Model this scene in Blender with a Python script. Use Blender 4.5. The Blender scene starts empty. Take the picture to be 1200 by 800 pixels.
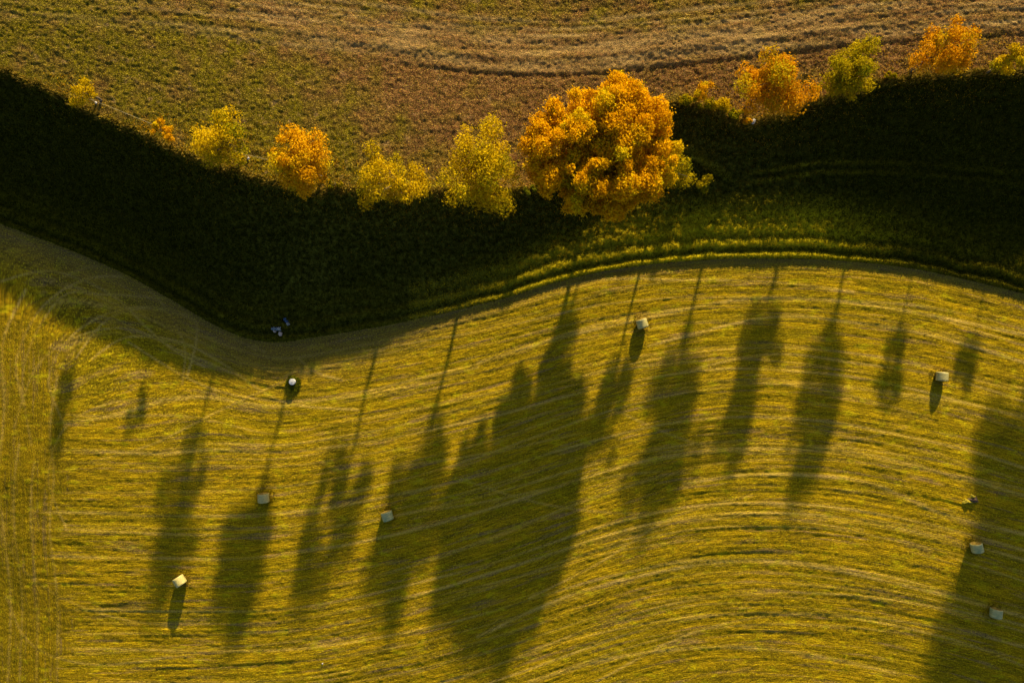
import bpy, bmesh, math, random
import numpy as np
from mathutils import Vector, Matrix

random.seed(4)
RNG = np.random.default_rng(11)
S = bpy.context.scene
C = S.collection

# ------------------------------------------------------------------ camera, sky, sun, exposure
CAM_H = 80.0
cam_d = bpy.data.cameras.new("camera"); cam = bpy.data.objects.new("camera", cam_d); C.objects.link(cam)
cam.location = (0, 0, CAM_H); cam.rotation_euler = (0, 0, 0)
cam_d.lens = 24.0; cam_d.sensor_width = 36.0; cam_d.clip_start = 0.5; cam_d.clip_end = 3000
S.camera = cam
SUN_EL, SUN_AZ = 14.2, 13.2            # azimuth clockwise from +Y
world = bpy.data.worlds.new("World"); S.world = world; world.use_nodes = True
wn = world.node_tree.nodes; wl = world.node_tree.links; wn.clear()
sky = wn.new('ShaderNodeTexSky'); sky.sky_type = 'NISHITA'; sky.sun_disc = False
sky.sun_elevation = math.radians(SUN_EL); sky.sun_rotation = math.radians(SUN_AZ)
bg = wn.new('ShaderNodeBackground'); bg.inputs['Strength'].default_value = 0.068
wo = wn.new('ShaderNodeOutputWorld'); wl.new(sky.outputs[0], bg.inputs[0]); wl.new(bg.outputs[0], wo.inputs[0])
sd = bpy.data.lights.new("sun", 'SUN'); sd.energy = 5.0; sd.angle = math.radians(1.2); sd.color = (1.0, 0.82, 0.47)
sun = bpy.data.objects.new("sun", sd); C.objects.link(sun)
el, az = math.radians(SUN_EL), math.radians(SUN_AZ)
sdir = Vector((math.sin(az) * math.cos(el), math.cos(az) * math.cos(el), math.sin(el)))   # towards the sun
sun.rotation_euler = sdir.to_track_quat('Z', 'Y').to_euler(); sun.location = sdir * 150
S.view_settings.view_transform = 'Standard'; S.view_settings.look = 'None'
S.view_settings.gamma = 1.0; S.view_settings.exposure = 1.32; S.view_settings.use_curve_mapping = False
S.render.engine = 'CYCLES'; S.cycles.max_bounces = 5; S.cycles.diffuse_bounces = 2; S.cycles.transmission_bounces = 3

# ------------------------------------------------------------------ helpers
def tag(o, label=None, cat=None, group=None, kind=None):
    if label: o['label'] = label
    if cat: o['category'] = cat
    if group: o['group'] = group
    if kind: o['kind'] = kind
    return o

def empty(name, loc, rz=0.0):
    o = bpy.data.objects.new(name, None); C.objects.link(o); o.location = loc; o.rotation_euler = (0, 0, rz)
    o.empty_display_size = 0.4
    return o

def mesh_obj(name, verts, faces, mat, parent=None, smooth=False):
    me = bpy.data.meshes.new(name); me.from_pydata([tuple(v) for v in verts], [], faces); me.update()
    if smooth: me.polygons.foreach_set('use_smooth', [True] * len(me.polygons))
    me.materials.append(mat)
    o = bpy.data.objects.new(name, me); C.objects.link(o)
    if parent: o.parent = parent
    return o

def bm_obj(name, bm, mat, parent=None, smooth=False):
    me = bpy.data.meshes.new(name); bm.to_mesh(me); bm.free()
    if smooth: me.polygons.foreach_set('use_smooth', [True] * len(me.polygons))
    me.materials.append(mat)
    o = bpy.data.objects.new(name, me); C.objects.link(o)
    if parent: o.parent = parent
    return o

TAB = RNG.random((512, 512)).astype(np.float64)
def vnoise(x, y, seed=0):
    x = x + seed * 37.17; y = y + seed * 91.73
    xi = np.floor(x).astype(np.int64); yi = np.floor(y).astype(np.int64)
    fx = x - xi; fy = y - yi
    fx = fx * fx * (3 - 2 * fx); fy = fy * fy * (3 - 2 * fy)
    a = TAB[yi & 511, xi & 511]; b = TAB[yi & 511, (xi + 1) & 511]
    c = TAB[(yi + 1) & 511, xi & 511]; d = TAB[(yi + 1) & 511, (xi + 1) & 511]
    return (a * (1 - fx) + b * fx) * (1 - fy) + (c * (1 - fx) + d * fx) * fy      # 0..1
def fbm(x, y, seed=0, oct=3):
    r = 0; a = 0.5; t = 0
    for i in range(oct):
        r = r + a * vnoise(x * 2 ** i, y * 2 ** i, seed + i * 5); t += a; a *= 0.5
    return r / t
def sstep(a, b, x):
    t = np.clip((x - a) / (b - a), 0, 1); return t * t * (3 - 2 * t)

def smooth_curve(pts, sig):
    """piecewise-linear curve sampled every 0.25 m and softened"""
    p = np.array(pts, float); xs = np.arange(-600, 600, 0.25); ys = np.interp(xs, p[:, 0], p[:, 1])
    n = int(sig * 3 / 0.25); k = np.exp(-0.5 * (np.arange(-n, n + 1) * 0.25 / sig) ** 2); k /= k.sum()
    ys = np.convolve(np.pad(ys, n, mode='edge'), k, mode='valid')
    return lambda x: np.interp(x, xs, ys)
def W(px, py, z=0.0):           # a spot of the site map (0.1 m units as seen from the middle) at height z
    f = 1 - z / CAM_H
    return ((px - 600) * 0.1 * f, (400 - py) * 0.1 * f)

# ------------------------------------------------------------------ lay of the land
CREST = [(-400, -120, 6), (-150, 5, 6), (0, 80, 6.0), (50, 102, 6.1), (100, 124, 6.2), (190, 165, 6.2), (250, 190, 6.0), (300, 206, 5.7),
         (400, 222, 4.9), (500, 224, 4.1), (600, 220, 3.0), (690, 205, 2.1), (735, 165, 2.3), (765, 128, 2.6), (788, 113, 2.8), (830, 124, 2.7),
         (875, 143, 2.8), (915, 135, 3.1), (945, 115, 3.5), (1000, 98, 4.3), (1100, 86, 5.0), (1200, 80, 5.6), (1350, 62, 6), (1700, 20, 6)]
crest_y = smooth_curve([(W(a, b, c)[0], W(a, b, c)[1]) for a, b, c in CREST], 0.9)
_cy = crest_y
crest_y = lambda x: _cy(x) + .9 * (vnoise(np.asarray(x, float) * .22, np.asarray(x, float) * 0 + 7.7, 111) - .5) + .5 * (vnoise(np.asarray(x, float) * .9, np.asarray(x, float) * 0 + 3.3, 112) - .5)
crest_z = smooth_curve([(W(a, b, c)[0], c) for a, b, c in CREST], 3.0)
EDGE = [(-700, 60), (-200, 190), (0, 262), (60, 284), (100, 300), (150, 322), (200, 350), (245, 378), (290, 398), (325, 402), (370, 395), (450, 382), (520, 367), (590, 350),
        (650, 331), (700, 319), (750, 311), (800, 306), (850, 303), (950, 303), (1020, 308), (1080, 316), (1140, 329), (1200, 344), (1400, 400), (1900, 500)]
edge_y = smooth_curve([W(a, b) for a, b in EDGE], 1.2)
ROWB = [(-60, 5), (0, 2), (300, 0), (400, -14), (500, -36), (600, -66), (700, -100), (780, -122), (850, -132), (930, -131), (1000, -124), (1100, -104), (1200, -78), (1400, -20)]
row_bot = smooth_curve([((a - 600) * .1, -b * .1) for a, b in ROWB], 4.0)
EREL = [(-60, -160), (0, -138), (100, -100), (200, -50), (320, 0), (450, -20), (590, -50), (700, -80), (800, -93), (950, -97), (1080, -85), (1200, -55), (1400, 0)]
row_top = smooth_curve([((a - 600) * .1, -b * .1) for a, b in EREL], 2.5)

def row_phi(x, y):
    """distance across the mowing rows, metres, growing downhill to the south"""
    d = edge_y(x) - y
    t = sstep(0, 20, d)
    sh = row_top(x) * (1 - t) + row_bot(x) * t
    wob = 0.5 * (fbm(x * 0.05, y * 0.08, 3, 2) - .5)
    return (0.0 - y + sh) + wob * sstep(0, 8, d)

def lower_base(x, y):
    d = edge_y(x) - y
    z = 0.45 * sstep(6, 22, d) - 0.9 * sstep(26, 52, d)
    return z + 0.25 * (fbm(x * 0.03, y * 0.05, 7, 2) - .5) * sstep(0, 8, d)

def bank_base(x, y):
    cy, ey, cz = crest_y(x), edge_y(x), crest_z(x)
    t = np.clip((cy - y) / np.maximum(cy - ey, .5), 0, 1)
    d = y - ey
    z = cz * (0.82 * (1 - t) ** 1.75 + 0.18 * (1 - t)) + .45 * sstep(4, 16, x) * (1 - sstep(42, 54, x)) * np.sin(np.pi * np.clip(t, 0, 1)) ** 2 * sstep(.3, .7, t)
    d = d + (.45 * (vnoise(x * .30, x * 0 + 5.3, 101) - .5) + .30 * (vnoise(x * 1.1, x * 0 + 2.1, 102) - .5)) * np.clip(d, 0, 1)
    lip = 0.25 * np.exp(-((d - 0.35) / 0.36) ** 2) + 0.26 * np.exp(-((d - 1.75) / 0.62) ** 2) + 0.14 * np.exp(-((d - 3.5) / 0.8) ** 2)
    return z + lip * sstep(0.0, 0.12, d)

def upper_base(x, y):
    d = y - crest_y(x)
    return crest_z(x) + 0.01 * d + 0.25 * (1 - np.exp(-d / 6.0)) * 0 - 0.028 * np.maximum(d - 8, 0) + .02 * np.maximum(d - 26, 0)

def ground_z(x, y):
    x = np.asarray(x, float); y = np.asarray(y, float)
    return np.where(y > crest_y(x), upper_base(x, y), np.where(y > edge_y(x), bank_base(x, y), lower_base(x, y)))

def pick_xy(ax, ay, z):
    return W(ax, ay, z)
def ground_at(ax, ay):
    """point of the ground seen at map spot ax, ay"""
    z = 0.0
    for _ in range(12):
        x, y = W(ax, ay, z); z = 0.5 * z + 0.5 * float(ground_z(x, y))
    return x, y, float(ground_z(x, y))

# ------------------------------------------------------------------ materials
class NT:
    def __init__(self, name):
        self.m = bpy.data.materials.new(name); self.m.use_nodes = True
        self.n = self.m.node_tree.nodes; self.l = self.m.node_tree.links; self.n.clear()
        self.out = self.n.new('ShaderNodeOutputMaterial')
    def a(self, t, **kw):
        nd = self.n.new(t)
        for k, v in kw.items():
            if k in nd.inputs.keys():
                s = nd.inputs[k]
                if isinstance(v, bpy.types.NodeSocket): self.l.new(v, s)
                else: s.default_value = v
            else: setattr(nd, k, v)
        return nd
    def link(self, a, b): self.l.new(a, b)
    def attr(self, name, vec=False):
        nd = self.a('ShaderNodeAttribute', attribute_name=name); return nd.outputs['Vector' if vec else 'Fac']
    def scale(self, vec, s):
        nd = self.a('ShaderNodeVectorMath', operation='MULTIPLY'); self.l.new(vec, nd.inputs[0]); nd.inputs[1].default_value = s; return nd.outputs[0]
    def noise(self, vec, scale=1.0, detail=3.0, rough=0.5):
        nd = self.a('ShaderNodeTexNoise', Scale=scale, Detail=detail, Roughness=rough); self.l.new(vec, nd.inputs['Vector']); return nd.outputs['Fac']
    def math(self, op, a, b=None, clamp=False):
        nd = self.a('ShaderNodeMath', operation=op); nd.use_clamp = clamp
        for i, v in enumerate((a, b)):
            if v is None: continue
            if isinstance(v, bpy.types.NodeSocket): self.l.new(v, nd.inputs[i])
            else: nd.inputs[i].default_value = v
        return nd.outputs[0]
    def rng(self, v, a, b, c=0.0, d=1.0):
        nd = self.a('ShaderNodeMapRange'); self.l.new(v, nd.inputs['Value'])
        for k, q in zip(('From Min', 'From Max', 'To Min', 'To Max'), (a, b, c, d)): nd.inputs[k].default_value = q
        return nd.outputs[0]
    def mix(self, f, a, b):
        nd = self.a('ShaderNodeMix', data_type='RGBA')
        for i, v in ((0, f), (6, a), (7, b)):
            if isinstance(v, bpy.types.NodeSocket): self.l.new(v, nd.inputs[i])
            else: nd.inputs[i].default_value = v if i == 0 else (*v, 1)
        return nd.outputs[2]
    def bump(self, h, dist, strength=1.0, normal=None):
        nd = self.a('ShaderNodeBump', Distance=dist, Strength=strength); self.l.new(h, nd.inputs['Height'])
        if normal is not None: self.l.new(normal, nd.inputs['Normal'])
        return nd.outputs[0]
    def finish(self, col, normal=None, rough=0.95, spec=0.0):
        p = self.a('ShaderNodeBsdfPrincipled', Roughness=rough)
        p.inputs['Specular IOR Level'].default_value = spec
        if isinstance(col, bpy.types.NodeSocket): self.l.new(col, p.inputs['Base Color'])
        else: p.inputs['Base Color'].default_value = (*col, 1)
        if normal is not None: self.l.new(normal, p.inputs['Normal'])
        self.l.new(p.outputs[0], self.out.inputs[0]); return self.m

def mat_lower():
    t = NT('stubble_meadow')
    flow = t.attr('flow', True); pos = t.a('ShaderNodeNewGeometry').outputs['Position']
    head = t.attr('headland_vignette'); track = t.attr('track'); foot = t.attr('foot')
    fa = t.noise(t.scale(flow, (0.22, 1.15, 1)), 1.0, 4, .6)
    fb = t.noise(t.scale(flow, (0.35, 4.2, 1)), 1.0, 4, .65)
    fc = t.noise(t.scale(flow, (0.05, 0.30, 1)), 1.0, 2, .5)
    ff = t.noise(t.scale(flow, (0.5, 8.5, 1)), 1.0, 3, .7)
    sp = t.noise(t.scale(flow, (2.6, 7.5, 1)), 1.0, 4, .72)
    sp3 = t.noise(t.scale(pos, (1, 1.6, 0)), 2.6, 3, .6)
    col = t.mix(t.rng(fa, .38, .62), (0.130, 0.090, 0.005), (0.345, 0.210, 0.005))
    col = t.mix(t.rng(fb, .44, .66, 0, .8), col, (0.52, 0.325, 0.006))
    col = t.mix(t.rng(fc, .47, .64, 0, .45), col, (0.190, 0.150, 0.004))
    fd = t.noise(t.scale(flow, (0.12, 1.5, 1)), 1.0, 3, .6)
    col = t.mix(t.rng(fd, .55, .68, 0, .75), col, (0.200, 0.120, 0.070))
    col = t.mix(t.rng(ff, .50, .36, 0, .72), col, (0.070, 0.050, 0.004))
    col = t.mix(t.rng(sp3, .44, .32, 0, .3), col, (0.085, 0.072, 0.002))
    col = t.mix(t.rng(sp, .55, .68, 0, .75), col, (0.60, 0.44, 0.006))
    col = t.mix(t.rng(sp, .44, .32, 0, .8), col, (0.040, 0.030, 0.002))
    col = t.mix(t.math('MULTIPLY', track, t.rng(sp, .34, .60, .2, 1.0), True), col, (0.54, 0.365, 0.095))
    col = t.mix(t.math('MULTIPLY', head, .5), col, (0.120, 0.080, 0.004))  # headland darkened to paint in the lens vignette at the left edge
    rot = t.a('ShaderNodeVectorRotate', rotation_type='Z_AXIS', Angle=math.radians(24)); t.link(flow, rot.inputs['Vector'])
    fx = t.noise(t.scale(rot.outputs[0], (.35, 5.5, 1)), 1.0, 3, .6); fm = t.noise(t.scale(pos, (.12, .16, 0)), 1.0, 2, .5)
    col = t.mix(t.math('MULTIPLY', t.rng(fx, .50, .36), t.rng(fm, .45, .6, .1, .7), True), col, (0.085, 0.058, 0.008))
    gm = t.noise(t.scale(pos, (.5, .9, 0)), 1.0, 4, .6)
    col = t.mix(t.rng(gm, .56, .68, 0, .5), col, (0.44, 0.38, 0.006))
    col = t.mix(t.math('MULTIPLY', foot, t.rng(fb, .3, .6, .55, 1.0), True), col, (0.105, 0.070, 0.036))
    s4 = t.noise(t.scale(flow, (5.5, 11, 1)), 1.0, 2, .6)
    col = t.mix(t.rng(s4, .56, .70, 0, .7), col, (0.66, 0.50, 0.012))
    col = t.mix(t.rng(s4, .44, .32, 0, .7), col, (0.060, 0.045, 0.004))
    hb = t.math('ADD', t.math('MULTIPLY', sp, .7), t.math('MULTIPLY', fb, .6))
    sp2 = t.noise(pos, 16, 3, .7)
    hb = t.math('ADD', hb, t.math('ADD', t.math('MULTIPLY', sp2, .25), t.math('MULTIPLY', ff, .4)))
    return t.finish(col, t.bump(hb, 0.16))

def mat_bank():
    t = NT('rank_grass')
    pos = t.a('ShaderNodeNewGeometry').outputs['Position']; flow = t.attr('flow', True)
    p2 = t.scale(pos, (1, 1, 0))
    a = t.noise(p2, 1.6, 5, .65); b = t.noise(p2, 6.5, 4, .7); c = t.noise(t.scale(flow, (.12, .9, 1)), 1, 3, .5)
    lip = t.attr('track')  # on the bank this attribute holds the painted sunlit bands
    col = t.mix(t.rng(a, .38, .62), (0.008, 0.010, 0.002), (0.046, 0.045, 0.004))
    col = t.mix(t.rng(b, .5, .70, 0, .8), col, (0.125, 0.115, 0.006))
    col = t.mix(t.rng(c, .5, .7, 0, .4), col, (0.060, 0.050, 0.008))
    sky_m = t.attr('skylit')
    col = t.mix(t.math('MULTIPLY', sky_m, t.rng(a, .40, .62, .1, 1.0), True), col, (0.15, 0.14, 0.018))  # paler mottles paint skylight into the middle of the bank
    col = t.mix(t.math('MULTIPLY', lip, t.rng(b, .3, .58, .3, 1.0), True), col, (0.50, 0.39, 0.008))  # sunlight painted into the grass ridges at the bank foot
    hb = t.math('ADD', t.math('MULTIPLY', a, .6), b)
    return t.finish(col, t.bump(hb, 0.18))

def mat_upper():
    t = NT('rough_pasture')
    pos = t.a('ShaderNodeNewGeometry').outputs['Position']; flow = t.attr('flow', True)
    p2 = t.scale(pos, (1, 1, 0)); green = t.attr('green'); track = t.attr('track')
    a = t.noise(p2, 2.0, 5, .72); b = t.noise(p2, 6.0, 4, .7); c = t.noise(t.scale(flow, (.1, .8, 1)), 1, 4, .6); e = t.noise(p2, .35, 3, .55)
    g = t.noise(t.scale(pos, (1.0, 1.5, 0)), 3.4, 2, .6)
    brown = t.mix(t.rng(a, .38, .62), (0.080, 0.028, 0.014), (0.30, 0.135, 0.048))
    grn = t.mix(t.rng(a, .36, .62), (0.060, 0.052, 0.002), (0.215, 0.172, 0.003))
    g2 = t.math('ADD', green, t.math('MULTIPLY', t.math('SUBTRACT', e, .5), 2.6), True)
    g3 = t.math('ADD', g2, t.math('MULTIPLY', t.math('SUBTRACT', b, .5), 1.6), True)
    col = t.mix(g3, brown, grn)
    h1 = t.noise(p2, .9, 4, .6)
    col = t.mix(t.rng(h1, .58, .70, 0, .6), col, (0.36, 0.21, 0.10))
    col = t.mix(t.rng(h1, .42, .32, 0, .6), col, (0.060, 0.030, 0.012))
    col = t.mix(t.rng(b, .56, .68, 0, .75), col, (0.70, 0.47, 0.075))
    col = t.mix(t.rng(g, .50, .36, 0, .8), col, (0.040, 0.026, 0.007))
    col = t.mix(t.rng(b, .47, .34, 0, .85), col, (0.030, 0.022, 0.005))
    col = t.mix(t.math('MULTIPLY', track, t.rng(c, .4, .6, .15, .85), True), col, (0.52, 0.35, 0.135))
    s4 = t.noise(p2, 9.0, 2, .6)
    col = t.mix(t.rng(s4, .58, .70, 0, .75), col, (0.66, 0.46, 0.11))
    col = t.mix(t.rng(s4, .42, .32, 0, .75), col, (0.035, 0.024, 0.008))
    hb = t.math('ADD', t.math('MULTIPLY', a, .8), b)
    return t.finish(col, t.bump(hb, 0.26))

def mat_leaf(name, c0, c1, c2, trans=0.35):
    t = NT(name); v = t.attr('tint'); w = t.attr('clump')
    col = t.mix(v, c0, c1); col = t.mix(t.rng(w, .68, 1.0), col, c2)
    d = t.a('ShaderNodeBsdfDiffuse'); tr = t.a('ShaderNodeBsdfTranslucent'); mx = t.a('ShaderNodeMixShader', Fac=trans)
    t.link(col, d.inputs['Color']); t.link(col, tr.inputs['Color'])
    t.link(d.outputs[0], mx.inputs[1]); t.link(tr.outputs[0], mx.inputs[2]); t.link(mx.outputs[0], t.out.inputs[0]); return t.m

def mat_simple(name, c0, c1, scale, dist, rough=.8, spec=.2, stretch=(1, 1, 1)):
    t = NT(name); oc = t.a('ShaderNodeTexCoord').outputs['Object']
    n = t.noise(t.scale(oc, stretch), scale, 4, .6)
    return t.finish(t.mix(t.rng(n, .35, .65), c0, c1), t.bump(n, dist), rough, spec)

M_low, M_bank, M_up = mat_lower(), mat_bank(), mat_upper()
M_orange = mat_leaf('orange_leaves', (0.56, 0.27, 0.002), (0.78, 0.43, 0.004), (0.56, 0.43, 0.006))
M_amber = mat_leaf('amber_leaves', (0.52, 0.25, 0.003), (0.70, 0.38, 0.006), (0.52, 0.39, 0.006))
M_gold = mat_leaf('golden_leaves', (0.40, 0.265, 0.003), (0.64, 0.43, 0.006), (0.24, 0.215, 0.005))
M_lime = mat_leaf('yellow_green_leaves', (0.27, 0.205, 0.003), (0.48, 0.35, 0.006), (0.15, 0.15, 0.004))
M_dgreen = mat_leaf('green_leaves', (0.10, 0.12, 0.006), (0.24, 0.23, 0.010), (0.07, 0.10, 0.006))
M_rust = mat_leaf('rust_leaves', (0.46, 0.185, 0.003), (0.66, 0.325, 0.005), (0.40, 0.30, 0.006))
M_bark = mat_simple('bark', (0.06, 0.045, 0.03), (0.14, 0.11, 0.08), 5, .03, stretch=(1, 1, .3))
M_wrap = mat_simple('bale_net_wrap', (0.26, 0.22, 0.07), (0.46, 0.40, 0.15), 3.5, .03, .5, .4, (1, 4, 1))
M_wrap2 = mat_simple('bale_net_wrap_greenish', (0.17, 0.22, 0.10), (0.40, 0.36, 0.14), 2.2, .03, .5, .4, (1, 4, 1))
M_tuft = mat_simple('green_hay', (0.14, 0.11, 0.006), (0.34, 0.27, 0.012), 9, .06)
M_hay = mat_simple('hay', (0.12, 0.075, 0.01), (0.30, 0.20, 0.03), 9, .04)
M_conc = mat_simple('pale_concrete', (0.42, 0.41, 0.39), (0.62, 0.61, 0.58), 6, .01)
M_lid = mat_simple('white_lid', (0.36, 0.36, 0.38), (0.52, 0.52, 0.54), 5, .01)
M_stone = mat_simple('pale_stone', (0.26, 0.24, 0.24), (0.44, 0.42, 0.42), 4, .04)
M_pink = mat_simple('pinkish_stone', (0.34, 0.24, 0.20), (0.50, 0.38, 0.33), 4, .04)
M_blue = mat_simple('blue_plastic', (0.03, 0.09, 0.26), (0.08, 0.20, 0.42), 3, .03, .4, .5)
M_pblue = mat_simple('pale_blue_plastic', (0.14, 0.22, 0.32), (0.34, 0.42, 0.50), 3, .03, .4, .5)
M_white = mat_simple('white_plastic', (0.40, 0.42, 0.46), (0.58, 0.60, 0.63), 3, .02, .4, .5)
M_wood = mat_simple('weathered_wood', (0.12, 0.09, 0.06), (0.22, 0.18, 0.12), 6, .01, stretch=(4, 4, .5))
M_wire = mat_simple('fence_tape', (0.22, 0.19, 0.12), (0.32, 0.28, 0.18), 8, .002)
M_soil = mat_simple('turned_soil', (0.05, 0.03, 0.02), (0.12, 0.075, 0.045), 5, .06)

# ------------------------------------------------------------------ ground sheets (share their seams)
xs = np.concatenate([-64 - 6 * (1.22 ** np.arange(22, 0, -1) - 1) * 1.0 - 0.0, np.arange(-64, 64.01, 0.14), 64 + 6 * (1.22 ** np.arange(1, 23) - 1)])
NX = len(xs)

def sheet(name, Y, Z, mat, attrs, kind='structure'):
    """Y, Z: (rows, NX) arrays"""
    nr = Y.shape[0]
    V = np.stack([np.broadcast_to(xs, Y.shape), Y, Z], -1).reshape(-1, 3)
    r = np.arange(nr - 1)[:, None] * NX; c = np.arange(NX - 1)[None, :]
    i0 = (r + c).ravel()
    F = np.stack([i0, i0 + NX, i0 + NX + 1, i0 + 1], -1)          # rows run north -> south
    F = F[:, ::-1]
    me = bpy.data.meshes.new(name)
    me.vertices.add(len(V)); me.vertices.foreach_set('co', V.astype(np.float32).ravel())
    me.loops.add(F.size); me.loops.foreach_set('vertex_index', F.astype(np.int32).ravel())
    me.polygons.add(len(F)); me.polygons.foreach_set('loop_start', (np.arange(len(F)) * 4).astype(np.int32))
    me.polygons.foreach_set('use_smooth', np.ones(len(F), bool))
    me.update(calc_edges=True)
    for k, a in attrs.items():
        if a.ndim == 3:
            at = me.attributes.new(k, 'FLOAT_VECTOR', 'POINT'); at.data.foreach_set('vector', a.reshape(-1, 3).astype(np.float32).ravel())
        else:
            at = me.attributes.new(k, 'FLOAT', 'POINT'); at.data.foreach_set('value', a.astype(np.float32).ravel())
    me.materials.append(mat)
    o = bpy.data.objects.new(name, me); C.objects.link(o); o['kind'] = kind
    if me.polygons[0].normal.z < 0: me.flip_normals()
    return o

cy, ey = crest_y(xs), edge_y(xs)
# --- lower field
v = np.concatenate([np.linspace(0, 1, 400), 1 + 0.02 * (1.32 ** np.arange(1, 23) - 1)])[:, None]
Yl = ey - (v * (ey + 46))
for k in range(400, len(v)): Yl[k] = np.minimum(Yl[k - 1] - 0.1, -46 - 350 * (float(v[k, 0]) - 1) / (float(v[-1, 0]) - 1))
X = np.broadcast_to(xs, Yl.shape)
phi = row_phi(X, Yl); d = ey - Yl
apx = 600 + X * 10; apy = 400 - Yl * 10
head = 1 - sstep(30, 100, apx + 40 * (fbm(X * .1, Yl * .10, 31, 3) - .5)) * 1.0
head = np.clip(head + (head > .02) * (head < .98) * .9 * (vnoise(X * .02, Yl * 1.4, 33) - .5), 0, 1)
head *= sstep(330, 420, apy)
flow = np.stack([X * (1 - head) + (Yl) * head, phi * (1 - head) + (X * 1.1 + 40) * head, np.zeros_like(X)], -1)
flow = np.where((head > .5)[..., None], np.stack([Yl, X + 0.4 * fbm(X * .1, Yl * .1, 9), np.full_like(X, 3.0)], -1), np.stack([X, phi, np.zeros_like(X)], -1))
rel = np.zeros_like(X); track = np.zeros_like(X)
# mowing rows: broad windrow undulation + tight tine marks
ph2 = phi + 0.022 * X + 0.8 * (fbm(X * .04, Yl * .04, 21, 2) - .5)
hA = np.where(head > .5, X * 1.0, phi)
lineA = vnoise(X * .035, phi * 0.62, 41) ; lineB = vnoise(X * .08, ph2 * 1.7, 42); lineC = vnoise(X * .16, phi * 3.4, 43)
lineV = vnoise(Yl * .05, X * 1.0, 44); lineVc = vnoise(Yl * .15, X * 3.2, 45)
nearedge = sstep(0.3, 2.0, d)
amp = (0.55 + 0.9 * fbm(X * .05, Yl * .05, 51, 2))
rowz = (0.04 * (lineA - .5) + 0.040 * (lineB - .5) + 0.060 * (lineC - .5)) * amp
colz = (0.09 * (lineV - .5) + 0.05 * (lineVc - .5))
rel = rowz * (1 - head) + colz * head
# broad swells crossing the rows
rel += 0.30 * (fbm(X * .09, phi * .22, 61, 2) - .5)
# tuft and clod relief
rel += 0.055 * (vnoise(X * 2.4, Yl * 3.6, 71) - .5) + 0.03 * (vnoise(X * .8, Yl * 1.9, 73) - .5)
# wheel lines that follow the rows
def line_mask(off, w, fam, lo=-100, hi=100, amp_=1.0, seed=0, slope=0.0, curve=0.0):
    q = (phi if fam == 0 else ph2) + slope * X + curve * (X / 60) ** 2
    m = np.exp(-((q - off + .25 * (vnoise(X * .12, np.full_like(X, off), seed) - .5)) / w) ** 2)
    m = m * sstep(lo - 3, lo + 3, X) * (1 - sstep(hi - 3, hi + 3, X))
    return amp_ * m * (0.35 + 0.65 * sstep(.25, .6, vnoise(X * .16, np.full_like(X, off * 3.1), seed + 1)))
r2 = np.random.default_rng(5)
off = 1.4; k = 0
while off < 48:
    sl = r2.uniform(-.05, .06)
    track = np.maximum(track, line_mask(off, r2.uniform(.10, .19), 0, -55 if r2.random() < .7 else -20, 100, r2.uniform(.35, .95), 100 + k, sl))
    if r2.random() < .6:
        track = np.maximum(track, line_mask(off + 1.5, .11, 0, -52, 100, r2.uniform(.25, .6), 300 + k, sl))
    off += r2.uniform(1.2, 3.4); k += 1
for k in range(16):       # turning and crossing wheel marks
    track = np.maximum(track, line_mask(r2.uniform(3, 46), r2.uniform(.09, .15), 0, x_lo := r2.uniform(-55, 30), x_lo + r2.uniform(18, 45), r2.uniform(.3, .7), 500 + 3 * k, r2.uniform(-.14, .14), r2.uniform(-3, 3)))
track *= (1 - head * .8) * nearedge
def poly_line(pts, w, a, wob=.25):
    """distance to a free-hand wheel arc"""
    P = np.array([W(*p) for p in pts]); t = np.linspace(0, len(P) - 1, 60)
    ii = np.clip(t.astype(int), 0, len(P) - 2); f = t - ii
    g = lambda i: P[np.clip(i, 0, len(P) - 1)]
    f_ = f[:, None]
    Q = .5 * (2 * g(ii) + (g(ii + 1) - g(ii - 1)) * f_ + (2 * g(ii - 1) - 5 * g(ii) + 4 * g(ii + 1) - g(ii + 2)) * f_ ** 2 + (3 * g(ii) - g(ii - 1) - 3 * g(ii + 1) + g(ii + 2)) * f_ ** 3)
    lo = Q.min(0) - 1; hi = Q.max(0) + 1
    sel = (X > lo[0]) & (X < hi[0]) & (Yl > lo[1]) & (Yl < hi[1])
    px, py = X[sel], Yl[sel]; best = np.full(px.shape, 1e9)
    for a_, b_ in zip(Q[:-1], Q[1:]):
        e = b_ - a_; L = e @ e + 1e-9
        tt = np.clip(((px - a_[0]) * e[0] + (py - a_[1]) * e[1]) / L, 0, 1)
        best = np.minimum(best, np.hypot(px - a_[0] - tt * e[0], py - a_[1] - tt * e[1]))
    m = np.zeros_like(X); m[sel] = a * np.exp(-(best / w) ** 2) * (.5 + .5 * sstep(.2, .6, vnoise(px * .5, py * .5, 88)))
    return m
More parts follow.
